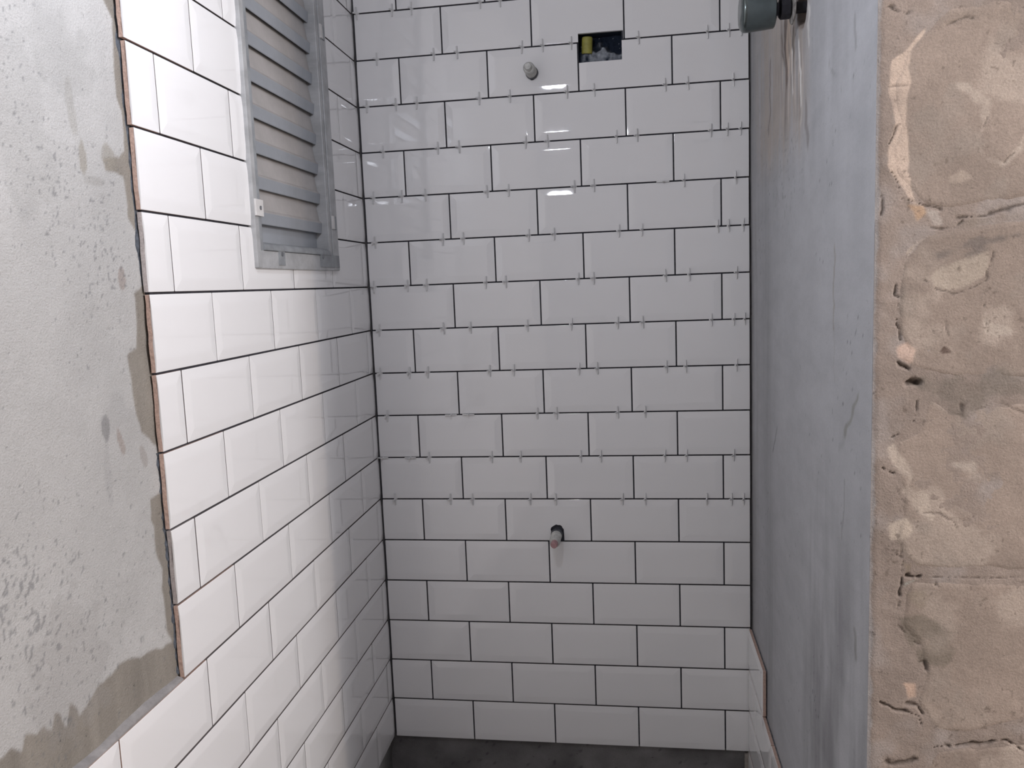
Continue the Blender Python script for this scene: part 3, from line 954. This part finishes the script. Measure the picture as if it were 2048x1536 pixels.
# ---- adhesive beds behind the tiles
def bed(parent, B, rects, z0=-OFF - 0.001, z1=-0.0055, mat=M_ADH, name='adhesive'):
    bm = bmesh.new()
    for (x0, x1, y0, y1) in rects: box_bm(bm, x0, x1, y0, y1, z0, z1)
    return link(name, bm_mesh(bm, 'bed', mat), None, parent, B)


top = (17 - TOPROW) * H
bed(wall_back, B_BACK, [(0.0005, BOX[0] - 0.0005, 0.004, top), (BOX[1] + 0.0005, 0.867, 0.004, top), (BOX[0] - 0.0005, BOX[1] + 0.0005, 0.004, BOX[2]), (BOX[0] - 0.0005, BOX[1] + 0.0005, BOX[3], top)])
bed(wall_left, B_LEFT, [(-0.906, -0.598, 6 * H - 0.002, top), (-0.598, -0.218, 6 * H - 0.002, 1.176), (-0.218, -0.0002, 6 * H - 0.002, top), (-1.71, -0.0002, 0.003, 6 * H - 0.004)])
bed(wall_right, B_RIGHT, [(0.0, 0.204, 2 * H, 3 * H - 0.004), (0.0, 0.70, -H + .003, 2 * H - 0.004)], z0=-0.012, mat=M_ADH2)


# ragged adhesive squeezed out along the left tile edge
def ragged_bead(pts, width, hgt, seed, mat, parent, B, name='adhesive'):
    r = random.Random(seed)
    n = 60
    vs, fs = [], []
    for i in range(n + 1):
        t = i / n * (len(pts) - 1); j = min(int(t), len(pts) - 2); f = t - j
        p = Vector(pts[j]).lerp(Vector(pts[j + 1]), f)
        d = (Vector(pts[j + 1]) - Vector(pts[j])).normalized(); q = Vector((-d.y, d.x))
        wv = width * (0.35 + 0.9 * abs(math.sin(i * 0.37 + seed) * math.sin(i * 0.91)) + 0.25 * r.random()) if seed != 9 else width * (0.9 + 0.25 * math.sin(i * .5))
        hv = hgt * (0.6 + 0.4 * r.random() if seed != 9 else 0.92 + 0.08 * r.random())
        for (a, z) in ((0.0, 0), (0.0, hv), (wv * .55, hv * .75), (wv, -0.001)):
            vs.append((p.x + q.x * a, p.y + q.y * a, -OFF - 0.0005 + z))
    for i in range(n):
        for c in range(3):
            a = i * 4 + c
            fs.append((a, a + 1, a + 5, a + 4))
    me = mesh_from(vs, fs, smooth=True)
    return link(name, me, mat, parent, B)


M_ADH3 = simple_mat('blue_grey_adhesive', (0.10, 0.115, 0.14), 0.85, noise=0.5, nscale=150, bump=0.001)
ragged_bead([(-0.909, 11 * H + .01), (-0.909, 17 * H)], 0.006, 0.004, 3, M_ADH3, wall_left, B_LEFT)
ragged_bead([(-0.909, 6 * H + .005), (-0.909, 9 * H)], 0.0055, 0.004, 5, M_ADH3, wall_left, B_LEFT)
ragged_bead([(-0.912, 6 * H - .003), (-1.69, 6 * H - .003)][::-1], 0.011, 0.0100, 9, simple_mat('smoothed_grey_adhesive', (0.34, 0.33, 0.33), 0.85, noise=0.3, nscale=50), wall_left, B_LEFT)
# mortar fillet at the foot of the right-hand tiles
link('mortar_fillet', box_mesh(-0.0105, 0.0, -0.11, -0.006, -0.004, 0.0085, 0.002), simple_mat('pale_mortar', (0.34, 0.31, 0.28), 0.9, noise=0.3, nscale=60), wall_right, B_RIGHT)

# ------------------------------------------------------------------ window in the left wall
win = empty('window_1', 'small grey aluminium louvre window high in the left tiled wall', kind='structure', mw=B_LEFT)


def wpart(name, me, mat=None, parent=None, lab=None):
    o = bpy.data.objects.new(name, me); C.objects.link(o)
    if mat: me.materials.append(mat)
    o.parent = parent or win
    if lab: o['label'] = lab
    return o


WX0, WX1, WZ0, WZ1 = -0.605, -0.2105, 1.1655, 1.990
PR = 0.0065            # how far the frame stands proud of the tiles
# outer frame
wpart('frame_stile', box_mesh(WX0, WX0 + 0.0145, WZ0 + .001, WZ1, -0.03, PR, 0.0012), M_ALU)
wpart('frame_stile', box_mesh(WX1 - 0.0335, WX1, WZ0 + .001, WZ1, -0.03, PR, 0.0012), M_ALU)
wpart('frame_rail', box_mesh(WX0 + 0.0015, WX1 - 0.0015, WZ0, WZ0 + 0.0295, -0.03, PR - 0.0006, 0.0012), M_ALU)
wpart('frame_rail', box_mesh(WX0 + 0.0015, WX1 - 0.0015, WZ1 - 0.026, WZ1, -0.03, PR - 0.0006, 0.0012), M_ALU)
# sash members inside, separated by a groove
wpart('sash_stile', box_mesh(WX0 + 0.0160, WX0 + 0.0270, WZ0 + 0.027, WZ1 - 0.027, -0.032, PR - 0.001, 0.0012), M_ALU_D)
wpart('sash_stile', box_mesh(WX1 - 0.0540, WX1 - 0.0400, WZ0 + 0.027, WZ1 - 0.027, -0.032, PR - 0.0005, 0.0012), M_ALU)
# drip sill with rounded nose
bm = bmesh.new()
prof = [(-0.030, 0.010), (-0.010, 0.011), (0.000, 0.010), (0.006, 0.007), (0.0085, 0.002), (0.0085, -0.003), (0.004, -0.004), (-0.03, -0.004)]
xa, xb = WX0 + 0.0265, WX1 - 0.049
ra = [bm.verts.new((xa, 1.1990 + p[1], p[0] - 0.0005)) for p in prof]
rb_ = [bm.verts.new((xb, 1.1990 + p[1], p[0] - 0.0005)) for p in prof]
for i in range(len(prof)): bm.faces.new((ra[i], ra[(i + 1) % len(prof)], rb_[(i + 1) % len(prof)], rb_[i]))
bm.faces.new(ra[::-1]); bm.faces.new(rb_)
wpart('sill', bm_mesh(bm, 'sill', M_ALU_D, smooth=True))
# backing behind the slats
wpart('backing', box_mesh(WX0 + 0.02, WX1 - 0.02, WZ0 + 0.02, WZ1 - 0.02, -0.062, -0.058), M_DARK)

# slats: sloping blade, top edge set back, with a folded lip at the bottom
def slat_mesh(wd):
    prof = [(-0.0150, 0.0680), (-0.0130, 0.0685), (-0.0062, 0.0255), (-0.0022, 0.0225), (-0.0010, 0.0200), (-0.0030, 0.0010), (-0.0040, 0.0), (-0.0056, 0.0010), (-0.0036, 0.0190), (-0.0085, 0.0240)]
    n = len(prof)
    vs = [(0.0, z, y) for y, z in prof] + [(wd, z, y) for y, z in prof]
    fs = [(i, (i + 1) % n, (i + 1) % n + n, i + n) for i in range(n)] + [tuple(range(n - 1, -1, -1)), tuple(range(n, 2 * n))]
    bm = bmesh.new()
    bv = [bm.verts.new(v) for v in vs]
    for f in fs: bm.faces.new([bv[i] for i in f])
    for v in bm.verts:                       # the far end of each blade is cut back in a curve
        if v.co.x > wd - 1e-6: v.co.x -= 0.0015 * max(0, (v.co.y - 0.02) / 0.048)
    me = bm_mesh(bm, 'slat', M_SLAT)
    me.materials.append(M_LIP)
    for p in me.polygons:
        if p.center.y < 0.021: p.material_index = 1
    wnormals(me, 30)
    return me


M_LIP = simple_mat('shade_tinted_slat_lip', (0.36, 0.385, 0.42), 0.4, metal=0.2, nscale=12, noise=0.12)  # same metal as the blades; shade and cool reflection put into the colour
SX0, SX1 = WX0 + 0.0255, WX1 - 0.0546
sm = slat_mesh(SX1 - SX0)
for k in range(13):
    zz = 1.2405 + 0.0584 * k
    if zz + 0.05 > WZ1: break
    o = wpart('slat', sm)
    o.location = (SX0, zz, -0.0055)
# first fixed panel below the lowest slat
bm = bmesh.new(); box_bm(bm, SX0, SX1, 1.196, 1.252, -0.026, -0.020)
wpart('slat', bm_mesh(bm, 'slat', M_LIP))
# dark strip added for the shade in the gap beside the slat ends
wpart('dark_gap_strip', box_mesh(WX1 - 0.0600, WX1 - 0.0535, WZ0 + 0.03, WZ1 - 0.03, -0.040, -0.032), M_DARK)


def screw(x, z, n, r=0.0035, parent=None):
    me = lathe_mesh([(r, 0), (r, 0.0012), (r * .6, 0.002), (r * .35, 0.0012)], 12, M_SCREW)
    o = wpart('screw', me, parent=parent)
    o.location = (x, z, n)
    return o


# white fixing clips on the stiles, grey plates on the bottom rail
for z in (1.2635, 1.640):
    c = wpart('clip', box_mesh(-0.6040, -0.5930, z - 0.0135, z + 0.0135, PR - .0005, PR + 0.0030, 0.0008), M_CLIP, lab='white fixing clip')
    bm = bmesh.new(); box_bm(bm, -0.5925, -0.5740, z - 0.0135, z + 0.0135, PR - .0015, PR + 0.0022, 0.0006)
    cc = bpy.data.objects.new('clip_plate', bm_mesh(bm, 'clip', M_CLIP)); C.objects.link(cc); cc.parent = c
    screw(-0.5860, z, PR + 0.002, parent=c)
    c = wpart('clip', box_mesh(-0.2440, -0.2330, z - 0.0135, z + 0.0135, PR - .0005, PR + 0.0030, 0.0008), M_CLIP, lab='white fixing clip')
    bm = bmesh.new(); box_bm(bm, -0.2330, -0.2200, z - 0.0135, z + 0.0135, PR - .0005, PR + 0.0020, 0.0006)
    cc = bpy.data.objects.new('clip_plate', bm_mesh(bm, 'clip', M_ALU_D)); C.objects.link(cc); cc.parent = c
for x0, x1, xs_ in ((-0.5217, -0.4950, -0.508), (-0.3209, -0.2130, -0.307)):
    c = wpart('fixing_plate', box_mesh(x0, x1, 1.1720, 1.1965, PR - 0.001, PR + 0.0008, 0.0003), M_ALU_D)
    screw(xs_, 1.1912, PR + 0.0006, 0.004, parent=c)

# ------------------------------------------------------------------ recessed electrical box
eb = empty('electrical_box', 'open dark recess cut into tiles near top of back wall, yellow conduit inside', 'electrical box', mw=B_BACK)
D = 0.045


def epart(name, me, par=eb, lab=None):
    o = bpy.data.objects.new(name, me); C.objects.link(o); o.parent = par
    if lab: o['label'] = lab
    return o


x0, x1, z0, z1 = BOX
bm = bmesh.new()
box_bm(bm, x0 - .003, x0, z0 - .003, z1 + .003, -D, -0.0075); box_bm(bm, x1, x1 + .003, z0 - .003, z1 + .003, -D, -0.0075)
box_bm(bm, x0, x1, z0 - .003, z0, -D, -0.0075); box_bm(bm, x0, x1, z1, z1 + .003, -D, -0.0075)
epart('box_shell', bm_mesh(bm, 'shell', M_BOXIN))


def rough_h(x, z):
    u, v = (x - x0) / (x1 - x0), (z - z0) / (z1 - z0)
    m = sstep(0.62, 0.40, v + 0.22 * np.sin(u * 9.0) * 0.6 + 0.3 * fbm(x, z, 60, 2, 301))
    return -D + 0.002 + 0.020 * m + 0.008 * fbm(x, z, 90, 3, 302)


def rough_c(x, z):
    u, v = (x - x0) / (x1 - x0), (z - z0) / (z1 - z0)
    m = sstep(0.64, 0.42, v + 0.22 * np.sin(u * 9.0) * 0.6 + 0.3 * fbm(x, z, 60, 2, 301)) * sstep(0.02, 0.14, u)
    c = np.tile(np.array([[0.014, 0.022, 0.040]]), (len(x), 1))
    c = mix(c, (0.36, 0.39, 0.43), m * np.clip(0.55 + 1.0 * fbm(x, z, 110, 3, 305), 0, 1))
    sp = sstep(0.55, 0.62, fbm(x, z, 200, 2, 306))
    return mix(c, (0.5, 0.52, 0.55), sp * .7)


me = grid_mesh(np.linspace(x0, x1, 60), np.linspace(z0, z1, 40), rough_h, rough_c)
o = epart('mortar_lump', me); me.materials.append(M_PLAS_B)
me = lathe_mesh([(0.0070, 0.004), (0.0082, 0.0), (0.0098, 0.0), (0.0106, 0.002), (0.0106, 0.030), (0.0100, 0.034), (0.0080, 0.0355)], 24, M_YELLOW)
o = epart('conduit', me, lab='yellow conduit end')
o.matrix_basis = Matrix.Translation((0.5275, 1.6235, -0.020)) @ Matrix.Scale(1.12, 4, (1, 0, 0)) @ Matrix.Rotation(-math.pi / 2 + 0.12, 4, 'X') @ Matrix.Rotation(0.06, 4, 'Y')

# ------------------------------------------------------------------ capped pipes
def pipe_stub(px, pz, label, pink, tilt):
    B = B_BACK @ Matrix.Translation((px, pz, -0.0105)) @ Matrix.Rotation(tilt[0], 4, 'X') @ Matrix.Rotation(tilt[1], 4, 'Y')
    e = empty('pipe_stub', label, 'pipe', mw=B)

    def add(name, me, lab=None):
        o = bpy.data.objects.new(name, me); C.objects.link(o); o.parent = e
        if lab: o['label'] = lab
    add('collar', lathe_mesh([(0.0138, -0.004), (0.0143, 0.008), (0.0142, 0.015), (0.0132, 0.0185), (0.0118, 0.019)], 26, M_COLLAR, wob=0.012), 'dark threaded collar')
    prof = [(0.0115, 0.018)]
    z = 0.022
    while z < 0.052:
        prof += [(0.0128, z), (0.0118, z + 0.0022)]
        z += 0.0044
    prof += [(0.0125, z + .001), (0.0123, z + .007), (0.0100, z + .010)]
    add('plug', lathe_mesh(prof, 26, M_PVC, wob=0.01))
    zt = z + .009
    add('plug_tip', lathe_mesh([(0.0078, zt), (0.0082, zt + .006), (0.0082, zt + .013), (0.0066, zt + .0155), (0.0050, zt + .015)], 22, M_PINK if pink else M_PVC, flute=(1, 2, 4, 0.05)), 'faded pink tip' if pink else None)
    return e


pipe_stub(PIPE1[0], PIPE1[1] + .001, 'off-white capped pipe stub near top of back wall, left of the dark recess', False, (0.02, -0.02))
pipe_stub(PIPE2[0] - 0.001, PIPE2[1] - 0.006, 'capped pipe stub with pink tip low on the back wall', True, (0.10, -0.02))

# ------------------------------------------------------------------ shower valve on the right wall
VB = basis((XR, -VS, VZ), (0, -1, 0), (0, 0, 1), (-1, 0, 0))
val = empty('shower_valve', 'dull chrome valve knob sticking out of the grey right wall at the top', 'valve', mw=VB)


def vpart(name, me, lab=None):
    o = bpy.data.objects.new(name, me); C.objects.link(o); o.parent = val
    if lab: o['label'] = lab


vpart('stem', lathe_mesh([(0.0085, -0.022), (0.0085, 0.010), (0.0095, 0.012), (0.0095, 0.040)], 20, M_DMETAL))
vpart('nut', lathe_mesh([(0.0135, 0.0135), (0.0160, 0.0155), (0.0160, 0.0285), (0.0125, 0.031)], 8, M_DMETAL), 'dark hexagonal nut')
vpart('flange', lathe_mesh([(0.0215, 0.0085), (0.0235, 0.0095), (0.0235, 0.0118), (0.0150, 0.0128)], 28, M_FLANGE, wob=0.03), 'thin ring smeared with mortar')
kp = [(0.0190, 0.0365), (0.0255, 0.0370), (0.0272, 0.0385), (0.0283, 0.050), (0.0296, 0.068), (0.0303, 0.080), (0.0300, 0.0835), (0.0286, 0.0850), (0.0272, 0.0862), (0.0235, 0.0885), (0.012, 0.0895)]
vpart('knob', lathe_mesh(kp, 40, M_CHROME), 'round knob, dull chrome')

# ------------------------------------------------------------------ tile spacers in the back wall joints
def spacer_mesh():
    a, t, Lf, Lb, Lo = 0.0014, 0.0014, 0.0140, 0.0070, 0.0115
    pts = [(-Lb, a), (-a * 1.3, a * 1.1), (-a * .9, a * 2), (-a, Lf), (a, Lf), (a * 1.2, a * 2), (a * 2, a * 1.1), (Lo, a), (Lo, -a), (a * 2, -a * 1.1), (a * 1.2, -a * 2), (a, -Lf), (-a, -Lf), (-a * .9, -a * 2), (-a * 1.3, -a * 1.1), (-Lb, -a)]
    n = len(pts)
    vs = [(-t, y, z + 0.0016) for z, y in pts] + [(t, y, z + 0.0016) for z, y in pts]
    fs = [(i, (i + 1) % n, (i + 1) % n + n, i + n) for i in range(n)] + [tuple(range(n)), tuple(range(2 * n - 1, n - 1, -1))]
    bm = bmesh.new()
    bv = [bm.verts.new(v) for v in vs]
    for f in fs: bm.faces.new([bv[i] for i in f])
    return bm_mesh(bm, 'spacer', M_SPACER)


SPACERS = {0: [(0.0115, 0), (0.0944, 0), (0.1391, 0), (0.2962, 0), (0.341, 0)],
           1: [(0.0528, 0), (0.1854, 0), (0.2394, 0), (0.3863, 0), (0.4321, 0), (0.4955, 0), (0.6414, 0), (0.7874, 0), (0.8323, 0), (0.8579, 0)],
           2: [(0.0229, 0), (0.0915, 0), (0.1405, 0), (0.2858, 0), (0.3551, 0), (0.4834, 0), (0.5427, 0), (0.6973, 0), (0.7454, 0), (0.8408, 0)],
           3: [(0.055, 0), (0.1848, 0), (0.2349, 0), (0.3874, 0), (0.4369, 0), (0.5891, 0), (0.635, 0), (0.7936, 0), (0.8279, 0), (0.8557, 0)],
           4: [(0.0254, 0), (0.0938, 0), (0.15, 0), (0.2949, 0), (0.3442, 0), (0.4936, 0), (0.5372, 0), (0.6878, 1), (0.7344, 0), (0.8443, 0)],
           5: [(0.024, 0), (0.1864, 0), (0.2348, 0), (0.3868, 0), (0.4448, 0), (0.5905, 0), (0.6411, 0), (0.806, 0), (0.8291, 0), (0.8602, 0)],
           6: [(0.0151, 0), (0.0963, 0), (0.1424, 0), (0.2827, 0), (0.33, 0), (0.4959, 0), (0.5312, 0), (0.6912, 0), (0.7429, 0), (0.8461, 0)],
           7: [(0.022, 0), (0.1785, 0), (0.2422, 0), (0.3757, 0), (0.4775, 0), (0.583, 0), (0.6394, 0), (0.7905, 0), (0.8392, 0), (0.8625, 0)],
           8: [(0.0177, 0), (0.0898, 0), (0.1348, 0), (0.2836, 0), (0.3403, 0), (0.4922, 0), (0.534, 0), (0.6902, 0), (0.7331, 0), (0.8443, 0)],
           9: [(0.0289, 0), (0.1844, 1), (0.2266, 1), (0.3915, 0), (0.4373, 0), (0.5783, 0), (0.6405, 0)],
           10: [(0.0104, 1), (0.0795, 1), (0.127, 0), (0.2797, 0), (0.3483, 0), (0.4898, 0), (0.5368, 0), (0.683, 0), (0.732, 0), (0.8374, 0)],
           11: [(0.0366, 0), (0.1743, 0), (0.2284, 0), (0.3677, 0), (0.4281, 0), (0.5847, 0), (0.6366, 0), (0.7758, 0), (0.8318, 0), (0.858, 0)]}
ORD = ['', 'first', 'second', 'third', 'fourth', 'fifth', 'sixth', 'seventh', 'eighth', 'ninth', 'tenth', 'eleventh', 'twelfth']
spm = spacer_mesh()
for k in sorted(SPACERS):
    row = SPACERS[k]
    for i, (x, flat) in enumerate(row):
        m = B_BACK @ Matrix.Translation((x, (17 - k) * H, 0.0)) @ Matrix.Rotation(-0.45 + random.uniform(-0.18, 0.18) if not flat else random.uniform(-.1, .1), 4, 'Y') @ Matrix.Rotation(random.uniform(-0.10, 0.10), 4, 'X') @ Matrix.Rotation(random.uniform(-0.05, 0.05) + (math.pi / 2 if flat else 0), 4, 'Z')
        o = bpy.data.objects.new('tile_spacer', spm)
        C.objects.link(o)
        o.matrix_basis = m
        pos = ORD[i + 1] + ' from left'
        if i == 0: pos = 'leftmost'
        if i == len(row) - 1: pos = 'rightmost'
        joint = (ORD[k + 1] + ' joint from top') if k else 'topmost tile joint'
        tag(o, 'milky plastic cross spacer, %s%s in the %s' % ('lying flat, ' if flat else '', pos, joint), 'spacer', 'tile spacers in the joints of the back wall')

# ------------------------------------------------------------------ tidy
for o in bpy.data.objects:
    if '_mw' in o: del o['_mw']
